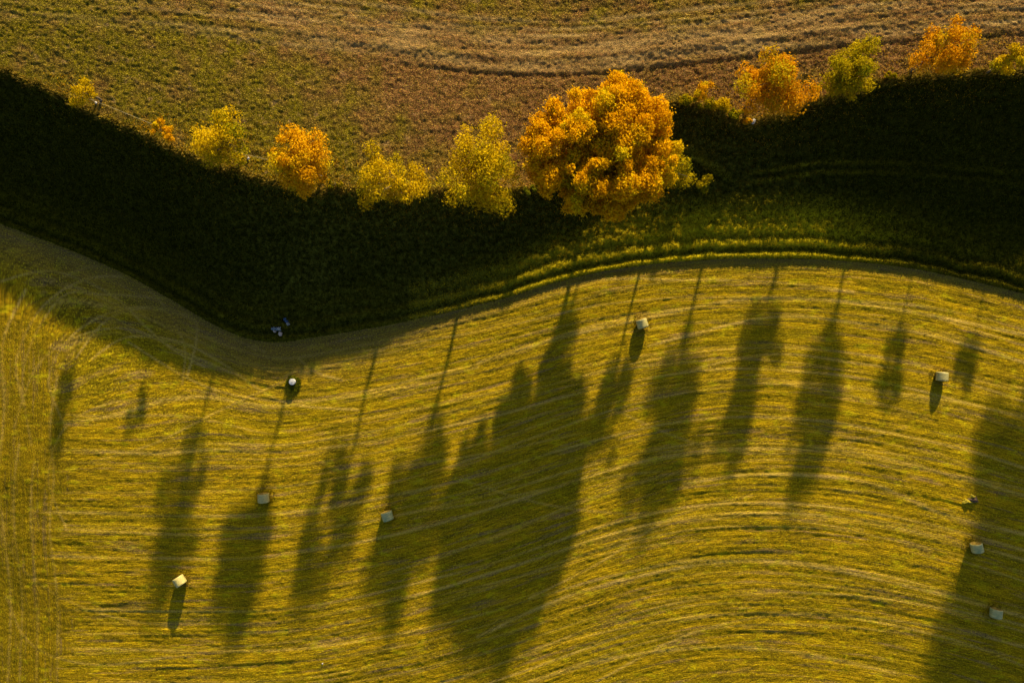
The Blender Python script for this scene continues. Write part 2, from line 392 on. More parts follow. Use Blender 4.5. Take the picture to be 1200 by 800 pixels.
ARCS = [([(30, 470), (22, 420), (50, 360), (110, 325), (190, 335), (230, 380), (220, 440)], .14, .6),
        ([(40, 520), (30, 430), (70, 350), (120, 345), (200, 350)], .12, .5),
        ([(80, 500), (60, 440), (95, 385), (160, 360), (230, 375), (300, 410)], .13, .5),
        ([(110, 420), (150, 395), (210, 400), (260, 425), (330, 470), (420, 480)], .12, .55),
        ([(0, 560), (8, 480), (6, 400), (30, 340)], .16, .6),
        ([(60, 600), (66, 560), (62, 500), (70, 440)], .13, .5),
        ([(5, 700), (25, 745), (60, 770), (120, 780), (200, 770)], .12, .5),
        ([(20, 800), (24, 700), (18, 600), (26, 520)], .12, .6),
        ([(40, 800), (42, 700), (38, 600), (44, 540)], .12, .5),
        ([(64, 800), (66, 700), (60, 620), (66, 560)], .12, .45),
        ([(6, 800), (10, 700), (4, 600)], .14, .6),
        ([(0, 330), (60, 318), (130, 345), (190, 400), (240, 430)], .12, .5), ([(20, 500), (45, 430), (90, 395), (150, 385), (210, 410), (280, 440)], .12, .5),
        ([(90, 420), (130, 372), (190, 362), (260, 385), (310, 412)], .12, .5), ([(60, 330), (120, 312), (180, 345), (215, 400), (214, 450)], .11, .45),
        ([(110, 540), (180, 520), (260, 480), (350, 440), (450, 410)], .11, .5), ([(80, 620), (60, 560), (80, 500), (140, 470), (220, 468)], .11, .5),
        ([(620, 700), (700, 660), (800, 600), (900, 590), (1010, 620)], .11, .45), ([(700, 800), (820, 740), (950, 720), (1100, 745), (1200, 780)], .12, .5),
        ([(540, 560), (640, 590), (760, 600), (880, 580)], .11, .35), ([(720, 480), (820, 520), (930, 530), (1060, 500)], .11, .35),
        ([(350, 420), (370, 436), (400, 445)], .13, .9), ([(335, 441), (350, 435), (362, 438)], .2, .7),
        ([(150, 400), (240, 452), (330, 470), (440, 460), (560, 430)], .12, .4),
        ([(0, 620), (40, 680), (120, 720), (210, 735)], .11, .4),
        ([(800, 566), (870, 556), (950, 556), (1020, 566), (1100, 600), (1200, 625)], .18, .9),
        ([(560, 745), (660, 700), (760, 672), (860, 657), (960, 664), (1080, 690), (1200, 722)], .17, .9),
        ([(620, 800), (720, 772), (830, 760), (930, 765), (1050, 790)], .17, .8),
        ([(600, 350), (700, 328), (800, 328), (900, 330), (1000, 342)], .13, .6),
        ([(560, 425), (660, 395), (760, 372), (860, 352), (950, 350), (1050, 362), (1200, 392)], .17, .9),
        ([(760, 405), (900, 372), (1000, 378), (1100, 395), (1200, 425)], .14, .8),
        ([(780, 440), (900, 415), (1000, 425), (1100, 440), (1200, 470)], .12, .5)]
for P, w, a in ARCS:
    track = np.maximum(track, poly_line(P, w * 1.15, min(1.0, a * 1.5)) * np.where(d > .5, 1, 0))
rel += 0.015 * track
# bare strip and shallow ditch along the bank foot
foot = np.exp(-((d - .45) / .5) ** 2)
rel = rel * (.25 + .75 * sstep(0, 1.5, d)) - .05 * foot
# small pile of turned hay / earth at the right, and a hump under the well
fade = 1 - sstep(60, 68, np.abs(X)) * .9
Zl = lower_base(X, Yl) + rel * fade
Zl[0] = bank_base(xs, ey)
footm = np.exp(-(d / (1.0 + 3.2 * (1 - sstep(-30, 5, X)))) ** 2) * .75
lower_field = sheet('lower_field', Yl, Zl, M_low, dict(flow=flow, headland_vignette=head, track=np.clip(track, 0, 1), foot=footm))

# --- grass bank
v = np.linspace(0, 1, 130)[:, None]
Yb = cy - v * (cy - ey); X = np.broadcast_to(xs, Yb.shape); d = Yb - ey; dc = cy - Yb
Zb = bank_base(X, Yb)
cl = 0.24 * (fbm(X * 1.3, Yb * 1.5, 81, 3) - .5) + 0.16 * (vnoise(X * 3.2, Yb * 3.4, 82) - .5)
cl += 0.10 * (vnoise(X * .15, d * 1.1, 83) - .5)
# diagonal ramp on the nose of the bank and the terrace path to its right
def seg_d(x, y, a, b):
    a = np.array(a); b = np.array(b); e = b - a; t = np.clip(((x - a[0]) * e[0] + (y - a[1]) * e[1]) / (e @ e), 0, 1)
    qx, qy = x - a[0] - t * e[0], y - a[1] - t * e[1]; s = np.sign(e[0] * qy - e[1] * qx)
    return np.hypot(qx, qy) * s, t
sg, tt = seg_d(X, Yb, W(790, 165, 2.5), W(868, 222, 1))
ramp = (.45 * np.exp(-((sg - .9) / .7) ** 2) - .55 * np.exp(-((sg + .3) / .5) ** 2))
cl2 = ramp * .7 * (np.abs(sg) < 4) * np.exp(-((tt - .5) / .33) ** 4)
q = Yb - np.interp(X, [W(880, 215, 1)[0], W(960, 203, 1)[0], W(1060, 205, 1)[0], W(1200, 218, 1)[0]], [W(880, 215, 1)[1], W(960, 203, 1)[1], W(1060, 205, 1)[1], W(1200, 218, 1)[1]])
mpath = sstep(26, 30, X)
cl2 += mpath * (.10 * np.exp(-(q / .35) ** 2) + .08 * np.exp(-((q - 1.1) / .3) ** 2))
env = sstep(0, .25, d) * (.55 + .45 * sstep(1, 4, d)) * (.25 + .75 * sstep(0, 1.2, dc)) * sstep(0, .02, dc)
Zb = Zb + (cl + cl2) * env * (.45 + .55 * sstep(0, 1.5, d))
Zb[0] = upper_base(xs, cy); Zb[-1] = bank_base(xs, ey)
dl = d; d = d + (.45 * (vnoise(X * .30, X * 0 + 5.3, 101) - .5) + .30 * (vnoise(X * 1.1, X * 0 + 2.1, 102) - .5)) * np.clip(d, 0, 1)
litm = np.exp(-((d - .42) / .38) ** 2) + .95 * np.exp(-((d - 1.75) / .55) ** 2) + .55 * np.exp(-((d - 3.3) / .8) ** 2) + .35 * np.exp(-((d - 4.8) / .9) ** 2) + .3 * mpath * (np.exp(-(q / .25) ** 2) + np.exp(-((q - 1.1) / .25) ** 2))
litm += (.6 * np.exp(-((d - 3.3) / .7) ** 2) + .5 * np.exp(-((d - 4.9) / .8) ** 2) + .3 * np.exp(-((d - 6.5) / .9) ** 2)) * sstep(8, 18, X)
litm *= (.15 + .85 * sstep(-8, 8, X) * (1 - .9 * sstep(34, 48, X)))  # painted brightness kept to the sunlit stretch, faded out left and right
litm *= .55 + .9 * fbm(X * .35, Yb * .5, 103, 2) * 1.0
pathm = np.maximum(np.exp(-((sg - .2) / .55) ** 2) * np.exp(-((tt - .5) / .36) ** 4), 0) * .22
litm = np.maximum(litm, pathm)
litm = np.maximum(litm, .55 * np.exp(-(dc / .6) ** 2))
flow = np.stack([X, d, np.zeros_like(X)], -1)
grass_bank = sheet('grass_bank', Yb, Zb, M_bank, dict(flow=flow, track=np.clip(litm, 0, 1), skylit=sstep(-42, -18, X) * (1 - sstep(22, 44, X)) * (.25 + .75 * fbm(X * .14, Yb * .2, 120, 2))))

# --- upper field
v = np.linspace(0, 1, 190)[:, None]
ytop = 42.0
Yu = np.maximum(cy, cy) + (1 - v) * (ytop - cy)
far = np.array([ytop + 4 * (1.24 ** k - 1) for k in range(22, 0, -1)])[:, None] + np.zeros((1, NX))
Yu = np.concatenate([far, Yu], 0); X = np.broadcast_to(xs, Yu.shape); d = Yu - cy
Zu = upper_base(X, Yu)
f5 = CAM_H / (CAM_H - 5); ax = 600 + X * 10 * f5; ay = 400 - Yu * 10 * f5
ARCU = [(-200, 10), (0, 34), (200, 48), (330, 59), (440, 68), (540, 77), (640, 78), (760, 70), (860, 60), (980, 50), (1200, 42), (1500, 40)]
psi = (ay - np.interp(ax, [p[0] for p in ARCU], [p[1] for p in ARCU])) * .1      # metres south of the old plough line
rel = 0.12 * (fbm(X * 1.6, Yu * 1.8, 91, 3) - .5) + 0.10 * (vnoise(X * 3.3, Yu * 3.6, 92) - .5)
rel += (1 - sstep(-1.5, 1, psi)) * (.07 * (vnoise(X * .06, psi * 1.1, 93) - .5) + .05 * (vnoise(X * .14, psi * 2.6, 94) - .5))
mid = sstep(420, 520, ax) * (1 - .4 * sstep(900, 1100, ax))
rel += -.08 * sstep(-.35, .25, psi) * mid - .05 * np.exp(-((psi - .2) / .3) ** 2) * mid
rel += .12 * np.exp(-((psi + 2.1) / .45) ** 2) * sstep(150, 300, ax) * .5
rel += .2 * (fbm(X * .12, Yu * .12, 95, 2) - .5)
envu = (.2 + .8 * sstep(0, 1.5, d)) * (1 - sstep(60, 68, np.abs(X)) * .9) * sstep(0, .02, d)
Zu = Zu + rel * envu
Zu[-1] = upper_base(xs, cy)
trk = 0
for o_, w_, a_ in ((-5.4, .22, .7), (-4.6, .25, .9), (-3.7, .22, .8), (-2.9, .25, .7), (-1.5, .4, .9), (-.8, .3, .6), (-6.5, .3, .7)):
    trk = np.maximum(trk, a_ * np.exp(-((psi - o_ + .5 * (vnoise(X * .07, X * 0 + o_, 97) - .5)) / w_) ** 2))
trk = trk * (.25 + .75 * sstep(120, 380, ax)) * .8
trk = np.maximum(trk, .55 * (1 - sstep(-1, .3, psi)) * sstep(-5.5, -3.5, psi) * sstep(260, 460, ax) * (1 - sstep(880, 1150, ax) * .6))
green = 1 - sstep(180, 520, ax + 160 * (fbm(X * .08, Yu * .1, 98, 2) - .5) - np.clip(psi, -9, 9) * 18)
green = np.clip(green + .35 * np.exp(-(d / 1.4) ** 2), 0, 1) * .9
green = np.maximum(green, .5 * (1 - sstep(-6.5, -3.5, psi)))
# darker bare ground to the right, by the nose of the bank
flow = np.stack([X, psi, np.zeros_like(X)], -1)
upper_field = sheet('upper_field', Yu, Zu, M_up, dict(flow=flow, track=np.clip(trk, 0, 1), green=green))

# ------------------------------------------------------------------ grass tufts: too many to count
def tufts(name, P, h, w, mat, seed, tint=None):
    """P: (n,3) roots; each tuft is three splayed blades"""
    r = np.random.default_rng(seed); n = len(P); K = 3
    a = r.random((n, K)) * 6.283; lean = r.uniform(.15, .75, (n, K)); hh = h * r.uniform(.5, 1.3, (n, 1)) * np.ones((1, K)); ww = w * r.uniform(.6, 1.3, (n, K))
    b = P[:, None, :] + np.stack([r.normal(0, w * .7, (n, K)), r.normal(0, w * .7, (n, K)), np.full((n, K), -.03)], -1)
    dx, dy = np.cos(a), np.sin(a)
    p0 = b + np.stack([-dy * ww / 2, dx * ww / 2, 0 * a], -1); p1 = b - np.stack([-dy * ww / 2, dx * ww / 2, 0 * a], -1)
    p2 = b + np.stack([dx * lean * hh, dy * lean * hh, hh], -1)
    V = np.stack([p0, p1, p2], 2).reshape(-1, 3); F = np.arange(len(V)).reshape(-1, 3)
    me = bpy.data.meshes.new(name); me.vertices.add(len(V)); me.vertices.foreach_set('co', V.astype(np.float32).ravel())
    me.loops.add(F.size); me.loops.foreach_set('vertex_index', F.astype(np.int32).ravel())
    me.polygons.add(len(F)); me.polygons.foreach_set('loop_start', (np.arange(len(F)) * 3).astype(np.int32))
    me.update(calc_edges=True)
    ti = np.repeat(np.clip((r.random(n) if tint is None else tint) + r.normal(0, .15, n), 0, 1), K)
    at = me.attributes.new('tint', 'FLOAT', 'FACE'); at.data.foreach_set('value', ti.astype(np.float32))
    at = me.attributes.new('clump', 'FLOAT', 'FACE'); at.data.foreach_set('value', np.repeat(r.random(n), K).astype(np.float32))
    me.materials.append(mat); o = bpy.data.objects.new(name, me); C.objects.link(o)
    return tag(o, kind='stuff')

def bilinear_z(Yg, Zg, x, y):
    """height of a sheet under x, y"""
    ci = np.clip(np.searchsorted(xs, x) - 1, 0, NX - 2); fx = (x - xs[ci]) / (xs[ci + 1] - xs[ci])
    out = np.empty(len(x))
    for s in range(len(x)):
        col = Yg[:, ci[s]]; r = np.searchsorted(-col, -y[s]) - 1; r = min(max(r, 0), len(col) - 2)
        t = (col[r] - y[s]) / max(col[r] - col[r + 1], 1e-6); t = min(max(t, 0), 1)
        c0 = Zg[r, ci[s]] * (1 - t) + Zg[r + 1, ci[s]] * t; c1 = Zg[r, ci[s] + 1] * (1 - t) + Zg[r + 1, ci[s] + 1] * t
        out[s] = c0 * (1 - fx[s]) + c1 * fx[s]
    return out
def sheet_points(Yg, Zg, n, seed, x0=-63, x1=63, y1=41, y0=-45, dens=None):
    r = np.random.default_rng(seed); i0, i1 = np.searchsorted(xs, x0), np.searchsorted(xs, x1)
    ci = r.integers(i0, i1, n); ri = r.integers(0, Yg.shape[0] - 1, n)
    area = Yg[ri, ci] - Yg[ri + 1, ci]
    keep = (r.random(n) < area / .22) & (Yg[ri, ci] < y1) & (Yg[ri, ci] > y0)
    ci, ri = ci[keep], ri[keep]; m = len(ci); fx, fy = r.random(m), r.random(m)
    x = xs[ci] + fx * (xs[ci + 1] - xs[ci])
    L = lambda G: (G[ri, ci] * (1 - fx) + G[ri, ci + 1] * fx) * (1 - fy) + (G[ri + 1, ci] * (1 - fx) + G[ri + 1, ci + 1] * fx) * fy
    return np.stack([x, L(Yg), L(Zg)], -1)
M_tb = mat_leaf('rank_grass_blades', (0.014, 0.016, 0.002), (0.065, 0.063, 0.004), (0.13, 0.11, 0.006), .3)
M_tl = mat_leaf('sunlit_grass_blades', (0.22, 0.18, 0.005), (0.50, 0.40, 0.008), (0.56, 0.40, 0.010), .3)  # brighter copy of the bank blades, sunlight put into the colour
M_tm = mat_leaf('meadow_blades', (0.10, 0.08, 0.002), (0.42, 0.29, 0.004), (0.44, 0.29, 0.03), .3)
M_tu = mat_leaf('pasture_blades', (0.09, 0.055, 0.008), (0.40, 0.27, 0.04), (0.22, 0.16, 0.005), .3)
P = sheet_points(Yb, Zb, 260000, 1)
dd = P[:, 1] - edge_y(P[:, 0]); rr = np.random.default_rng(2)
litsel = (np.exp(-((dd - .42) / .38) ** 2) + np.exp(-((dd - 1.75) / .55) ** 2) + .8 * np.exp(-((dd - 3.4) / .9) ** 2) + .6 * np.exp(-((dd - 5.2) / 1.0) ** 2) * (P[:, 0] > 8) * (P[:, 0] < 46) > rr.random(len(dd))) & (P[:, 0] > -12) & (P[:, 0] < 34 + 14 * rr.random(len(dd)))  # blades given the painted sunlit tone, lit stretch only
tufts('bank_grass', P[~litsel], .17, .09, M_tb, 3)
tufts('sunlit_foot_grass', P[litsel], .12, .09, M_tl, 4)
sel = np.abs(P[:, 1] - crest_y(P[:, 0])) < .8 * rr.random(len(P)) + .2
tufts('crest_grass', P[sel], .38, .12, M_tu, 13)
P = sheet_points(Yl, Zl, 420000, 5)
keep = edge_y(P[:, 0]) - P[:, 1] > .3
tufts('meadow_grass', P[keep], .06, .06, M_tm, 6, 1 - fbm(P[keep][:, 0] * .3, P[keep][:, 1] * 1.2, 14))
P = sheet_points(Yu, Zu, 300000, 7)
tufts('pasture_grass', P[np.random.default_rng(9).random(len(P)) < .6], .07, .07, M_tu, 8)

# ------------------------------------------------------------------ trees
def tube(bm, pts, rads, seg=7):
    rings = []
    for i, p in enumerate(pts):
        p = Vector(p); q = (Vector(pts[min(i + 1, len(pts) - 1)]) - Vector(pts[max(i - 1, 0)])).normalized()
        u = q.cross(Vector((0.31, 0.9, 0.1))).normalized(); w = q.cross(u)
        rings.append([bm.verts.new(p + (u * math.cos(6.2832 * k / seg) + w * math.sin(6.2832 * k / seg)) * rads[i]) for k in range(seg)])
    for a, b in zip(rings[:-1], rings[1:]):
        for k in range(seg): bm.faces.new((a[k], a[(k + 1) % seg], b[(k + 1) % seg], b[k]))
    bm.faces.new(rings[0][::-1]); bm.faces.new(rings[-1])

def leaf_mesh(name, centers, radii, per, size, mat, parent, seed, clumpv, origin, flat=.8):
    r = np.random.default_rng(seed); Ps = []; Cl = []; Nn = []
    for c, rad, cv in zip(centers, radii, clumpv):
        n = int(per * (rad / radii.mean()) ** 2)
        dv = r.normal(0, 1, (n, 3)); dv /= np.linalg.norm(dv, axis=1)[:, None]
        lump = 1 + .22 * np.sin(dv[:, 0] * 5 + cv * 20) * np.cos(dv[:, 1] * 4 + cv * 9)
        rr_ = rad * lump * (1 - .62 * r.random(n) ** 2.0) * np.where(r.random(n) < .2, r.uniform(1, 1.5, n), 1)
        Ps.append(c + dv * rr_[:, None] * np.array([1, 1, flat])); Cl.append(np.full(n, cv)); Nn.append(dv)
    P = np.concatenate(Ps) - np.array(origin); cl_ = np.concatenate(Cl); N = np.concatenate(Nn)
    n = len(P)
    N = N * .55 + r.normal(0, .7, (n, 3)); N /= np.linalg.norm(N, axis=1)[:, None]
    T = np.cross(N, r.normal(0, 1, (n, 3))); T /= np.linalg.norm(T, axis=1)[:, None]; B = np.cross(N, T)
    s = size * r.uniform(.55, 1.35, (n, 1))
    V = np.stack([P - T * s, P - B * s * .55 + N * s * .15, P + T * s, P + B * s * .55 + N * s * .15], 1).reshape(-1, 3)
    F = np.arange(4 * n).reshape(-1, 4)
    me = bpy.data.meshes.new(name); me.vertices.add(4 * n); me.vertices.foreach_set('co', V.astype(np.float32).ravel())
    me.loops.add(4 * n); me.loops.foreach_set('vertex_index', F.astype(np.int32).ravel())
    me.polygons.add(n); me.polygons.foreach_set('loop_start', (np.arange(n) * 4).astype(np.int32)); me.update(calc_edges=True)
    at = me.attributes.new('tint', 'FLOAT', 'FACE'); at.data.foreach_set('value', np.clip(cl_ * .5 + r.random(n) * .6, 0, 1).astype(np.float32))
    at = me.attributes.new('clump', 'FLOAT', 'FACE'); at.data.foreach_set('value', np.clip(((cl_ * 7.31) % 1.0) + r.normal(0, .08, n), 0, 1).astype(np.float32))
    me.materials.append(mat); o = bpy.data.objects.new(name, me); C.objects.link(o); o.parent = parent
    return o

def tree(name, ax, ay, zlo, zhi, rx, ry, mat, seed, label, cat='tree', group=None, nclump=26, per=390, size=.12, crad=.36, fill=.35, trunk_r=None, base=None, open_=.62):
    """ax, ay: where the crown shows on the map; zlo/zhi: crown bottom and top above the lower field"""
    r = np.random.default_rng(seed); zc = (zlo + zhi) / 2
    cx, cyy = W(ax, ay, zc)
    gx, gy = (cx, cyy) if base is None else base
    gx += r.uniform(-.3, .3) * min(1, rx * .2); gz = float(ground_z(gx, gy))
    root = empty(name, (gx, gy, gz)); tag(root, label, cat, group)
    rz = (zhi - zlo) / 2
    cs = []; rad = []
    tries = 0
    while len(cs) < nclump and tries < 6000:
        tries += 1
        dv = r.normal(0, 1, 3); dv /= np.linalg.norm(dv)
        rr_ = r.uniform(.25, .62) if r.random() < fill else r.uniform(.66, .93)
        wgt = 1 - .18 * max(0, dv[2]) ** 2
        p = np.array([dv[0] * rx, dv[1] * ry, dv[2] * rz]) * rr_ * wgt * (1 + (.16 if rx < 8 else .035) * math.sin(3 * math.atan2(dv[1], dv[0]) + seed * 1.7) + (.08 if rx < 8 else .04) * math.sin(7 * math.atan2(dv[1], dv[0]) + seed))
        if dv[2] < -.2 and rx < 8: p[:2] *= .85
        cr = crad * min(rx, ry, rz * 1.3) * r.uniform(.45, 1.2)
        if all(np.linalg.norm(p - q_) > .54 * min(cr, r_) for q_, r_ in zip(cs, rad)):
            cs.append(p); rad.append(cr)
    cs = np.array(cs) + np.array([cx, cyy, zc]); rad = np.array(rad)
    leaf_mesh('crown', cs, rad, per * open_, size * 1.05, mat, root, seed, r.random(len(cs)), (gx, gy, gz))
    tr = trunk_r or max(.05, .020 * (zhi - gz))
    bm = bmesh.new(); top = Vector((cx - gx, cyy - gy, zhi - gz - rz * .5)); mid_ = Vector(((cx - gx) * .2, (cyy - gy) * .2, max(.3, (zlo - gz) * .9)))
    bend = Vector((r.uniform(-.2, .2), r.uniform(-.2, .2), 0)) * tr * 5
    pts = [Vector((0, 0, -.3)), Vector((0, 0, .15)), mid_ * .5 + bend, mid_, (mid_ + top) / 2, top]
    tube(bm, pts, [tr * 1.5, tr * 1.15, tr * .92, tr * .8, tr * .45, tr * .12])
    for p in cs[r.permutation(len(cs))[:min(16, len(cs))]]:
        e = Vector(p) - Vector((gx, gy, gz)); t0 = r.uniform(.0, .7); s = mid_.lerp(top, t0)
        if e.z < s.z: s = mid_.copy()
        m_ = (s + e) / 2 + Vector((0, 0, -.08 * (e - s).length))
        k = tr * (.5 - .3 * t0); tube(bm, [s, m_, e], [k, k * .6, k * .2], 5)
    bm_obj('trunk', bm, M_bark, root, True)
    return root

G = 'autumn trees along the top of the bank'
tree('round_tree', 708, 173, 5.6, 15.5, 8.5, 7.7, M_orange, 17, 'broad cauliflower-crowned orange tree, the largest of the row', group=G, nclump=300, per=620, size=.12, crad=.15, fill=.38, open_=1)
tree('pale_tree', 95, 104, 7.3, 12.0, 1.5, 1.4, M_gold, 1, 'small sparse yellow tree at the far left end of the row', group=G, nclump=10, per=225, size=.11, crad=.42)
tree('small_tree', 190, 153, 7.4, 9.6, 1.15, 1.1, M_amber, 2, 'tiny orange tree left of the wide yellow-green one', group=G, nclump=9, per=255, size=.10, crad=.42)
tree('loose_tree', 260, 163, 8.4, 14.4, 3.7, 3.2, M_gold, 3, 'loose yellow-green tree between the tiny orange tree and the oval orange tree', group=G, nclump=30, per=345, size=.115, crad=.30)
tree('oval_tree', 354, 190, 8.9, 14.1, 3.15, 3.5, M_amber, 4, 'dense oval golden-orange tree between the loose and the ragged yellow-green trees', group=G, nclump=40, per=495, size=.115, crad=.30)
tree('low_tree', 463, 209, 7.6, 13.6, 4.7, 3.3, M_gold, 5, 'ragged low yellow-green tree just left of the tall pointed yellow one', group=G, nclump=34, per=345, size=.115, crad=.29)
tree('pointed_tree', 565, 199, 6.6, 14.2, 4.2, 5.2, M_gold, 6, 'tall pointed yellow-green tree touching the left side of the largest orange tree', group=G, nclump=54, per=405, size=.12, crad=.27)
tree('green_tree', 738, 103, 5.6, 9.4, 2.6, 1.6, M_gold, 8, 'greenish yellow tree peeping out behind the top of the largest orange tree', group=G, nclump=16, per=390, size=.115, crad=.42)
tree('low_green_tree', 789, 196, 5.0, 9.2, 2.9, 2.2, M_lime, 21, 'dim olive-green tree half hidden under the lower right side of the largest orange tree', group=G, nclump=26, per=230, size=.12, crad=.34)
tree('orange_tree', 900, 98, 6.5, 13.3, 3.75, 3.6, M_rust, 9, 'orange tree standing right of the yellow hedge shrubs, by the pale rock', group=G, nclump=44, per=495, size=.115, crad=.29)
tree('yellow_tree', 1000, 80, 5.2, 12.6, 3.3, 3.2, M_lime, 10, 'olive yellow tree between two orange trees near the upper right', group=G, nclump=36, per=435, size=.115, crad=.30)
tree('ragged_tree', 1106, 58, 6.4, 14.0, 3.3, 3.4, M_rust, 11, 'ragged orange tree nearest the top right corner', group=G, nclump=34, per=390, size=.115, crad=.30)
tree('corner_tree', 1184, 70, 7.0, 10.4, 2.5, 1.4, M_gold, 12, 'low yellow tree cut by the right edge of the photo', group=G, nclump=16, per=330, size=.11, crad=.42)
tree('slender_tree', 1283, 70, 7.4, 9.9, 1.7, 1.6, M_gold, 13, 'slender tree outside the photo on the right, casting the faint shadow near the right bale', group=G, nclump=10, per=300, size=.12, crad=.45)
tree('tall_tree', 1535, -8, 7.5, 24.5, 10.0, 8.0, M_orange, 14, 'very tall tree outside the photo on the right, shading the two right-hand bales', group=G, nclump=150, per=420, size=.24, crad=.25, fill=.5, base=(71.0, 29.0))

# shrubs of the hedge line
GS = 'shrubs on the lip of the bank'
for i, (a, b, rx, ry, h, m, lab) in enumerate([
    (822, 105, 1.0, .9, 2.6, M_amber, 'bright yellow-orange shrub at the tip of the bank, left end of the hedge'),
    (806, 117, 1.1, .7, 1.0, M_lime, 'low green shrub rounding the tip of the bank below the bright yellow one'),
    (830, 122, 1.2, .7, 1.1, M_lime, 'low yellow-green shrub just below the bright yellow-orange one'),
    (848, 123, 1.3, .8, 1.3, M_gold, 'yellow shrub in the middle of the short hedge'),
    (862, 134, 1.0, .7, 1.0, M_lime, 'small green shrub at the right end of the hedge, next to the orange tree'),
    (876, 142, .5, .35, .6, M_amber, 'tiny orange shrub beside the pale rock'),
    (827, 217, .8, 1.3, 1.2, M_lime, 'small yellow-green shrub on the dark ramp right of the largest tree'),
    (624, 222, 1.2, .9, .7, M_dgreen, 'dark green shrub in the gap left of the largest tree'),
    (394, 215, 1.0, .6, .5, M_lime, 'low green shrub right of the oval orange tree'),
    (1045, 88, .9, .5, .5, M_lime, 'low green shrub left of the ragged orange tree'),
    (955, 104, .8, .5, .5, M_lime, 'low green shrub left of the olive yellow tree')]):
    gx, gy, gz = ground_at(a, b)
    tree('shrub', a, b, gz + .1, gz + h, rx, ry, m, 200 + i, lab, 'shrub', GS, nclump=12, per=195, size=.10, crad=.5, trunk_r=.05)

# ------------------------------------------------------------------ hay bales
def make_bale(r, L, wrap):
    root = empty('hay_bale', (0, 0, 0))
    bm = bmesh.new(); seg = 40; rings = []
    prof = [(-L / 2 + .0, r * .90), (-L / 2 + .03, r * .965), (-L / 2 + .09, r * 1.0)] + [(-L / 2 + .09 + (L - .18) * k / 8, r * (1 + .012 * math.sin(k * 2.3))) for k in range(1, 8)] + [(L / 2 - .09, r), (L / 2 - .03, r * .965), (L / 2, r * .90)]
    for y, rad in prof:
        ring = []
        for k in range(seg):
            a = 2 * math.pi * k / seg; rr_ = rad * (1 + .012 * math.sin(5 * a + y * 2) + random.uniform(-.006, .006))
            z = r + rr_ * math.sin(a); z = max(z, .07 * r)                       # sags flat where it rests
            ring.append(bm.verts.new((rr_ * math.cos(a), y, z)))
        rings.append(ring)
    for a, b in zip(rings[:-1], rings[1:]):
        for k in range(seg): bm.faces.new((a[k], b[k], b[(k + 1) % seg], a[(k + 1) % seg]))
    bm_obj('net_wrap', bm, wrap, root, True)
    for s in (-1, 1):                                                         # spiral-rolled ends
        bm = bmesh.new(); c = bm.verts.new((0, s * (L / 2 - .05), r)); prev = None
        for j in range(1, 9):
            rad = r * .90 * j / 8; y = s * (L / 2 - .05 + .05 * j / 8 + .012 * (j % 2)); ring = []
            for k in range(seg):
                a = 2 * math.pi * k / seg; z = max(r + rad * math.sin(a), .075 * r)
                ring.append(bm.verts.new((rad * math.cos(a), y + random.uniform(-.01, .01), z)))
            for k in range(seg):
                if prev is None: bm.faces.new((c, ring[k], ring[(k + 1) % seg]))
                else: bm.faces.new((prev[k], ring[k], ring[(k + 1) % seg], prev[(k + 1) % seg]))
            prev = ring
        bmesh.ops.recalc_face_normals(bm, faces=bm.faces)
        bm_obj('bale_end', bm, M_hay, root, True)
    return root
def copy_tree(o, parent=None):
    c = o.copy(); C.objects.link(c); c.parent = parent
    for ch in o.children: copy_tree(ch, c)
    return c
proto = make_bale(.64, 1.02, M_wrap); proto2 = make_bale(.64, 1.02, M_wrap2)
BALES = [(753, 379, 17, 0, 'turned pale round hay bale nearest the grass bank, with a long shadow'),
         (1105, 441, -4, 0, 'round hay bale near the right side standing in full sun with a long narrow shadow'),
         (309, 583, 2, 0, 'round hay bale on the edge of a narrow tree shadow in the left half'),
         (454, 604, 17, 1, 'greenish white round hay bale at the left edge of the biggest tree shadow'),
         (211, 680, 32, 0, 'strongly turned round hay bale lowest on the left'),
         (1144, 641, 12, 1, 'tilted greenish round hay bale on the left edge of the big right-hand shadow'),
         (1169, 719, -8, 1, 'dim round hay bale in the big right-hand shadow near the bottom right corner')]
for i, (a, b, rot, k, lab) in enumerate(BALES):
    src = (proto, proto2)[k]
    o = src if i in (0, 3) else copy_tree(src)
    x, y = W(a, b, .9); o.location = (x, y, float(ground_z(x, y)) - .03); o.rotation_euler = (0, 0, math.radians(rot))
    tag(o, lab, 'hay bale', 'round hay bales lying on the mown field')

# fallen leaves under the row and loose hay round the bales: uncountable
r_ = np.random.default_rng(31); L = []
for a_, b_, sp_, n_ in ((706, 205, 6.5, 5200), (565, 218, 3.4, 1500), (463, 220, 3.4, 1200), (354, 208, 3.0, 1300), (260, 185, 3.0, 1000), (190, 160, 1.5, 350), (95, 118, 1.8, 350), (900, 128, 3.2, 1400), (1000, 102, 2.8, 900), (1106, 84, 3.0, 1200), (1184, 82, 2.4, 500), (835, 122, 2.6, 700)):
    x0, y0 = W(a_, b_, 4)
    L.append(np.stack([x0 + r_.normal(0, sp_, n_), y0 + r_.normal(0, sp_ * .7, n_)], -1))
L = np.concatenate(L); up = L[:, 1] > crest_y(L[:, 0])
zz = np.where(up, bilinear_z(Yu, Zu, L[:, 0], np.maximum(L[:, 1], crest_y(L[:, 0]))), bilinear_z(Yb, Zb, L[:, 0], L[:, 1]))
tufts('fallen_leaves', np.concatenate([L, zz[:, None] + .05], 1), .05, .10, M_amber, 33)
S_ = []
for a_, b_, rot, k, lab in BALES:
    x0, y0 = W(a_, b_, .9); an = r_.random(260) * 6.283; ra = .5 + .75 * r_.random(260) ** 1.4
    S_.append(np.stack([x0 + ra * np.cos(an), y0 + ra * np.sin(an)], -1))
S_ = np.concatenate(S_); zz = bilinear_z(Yl, Zl, S_[:, 0], S_[:, 1])
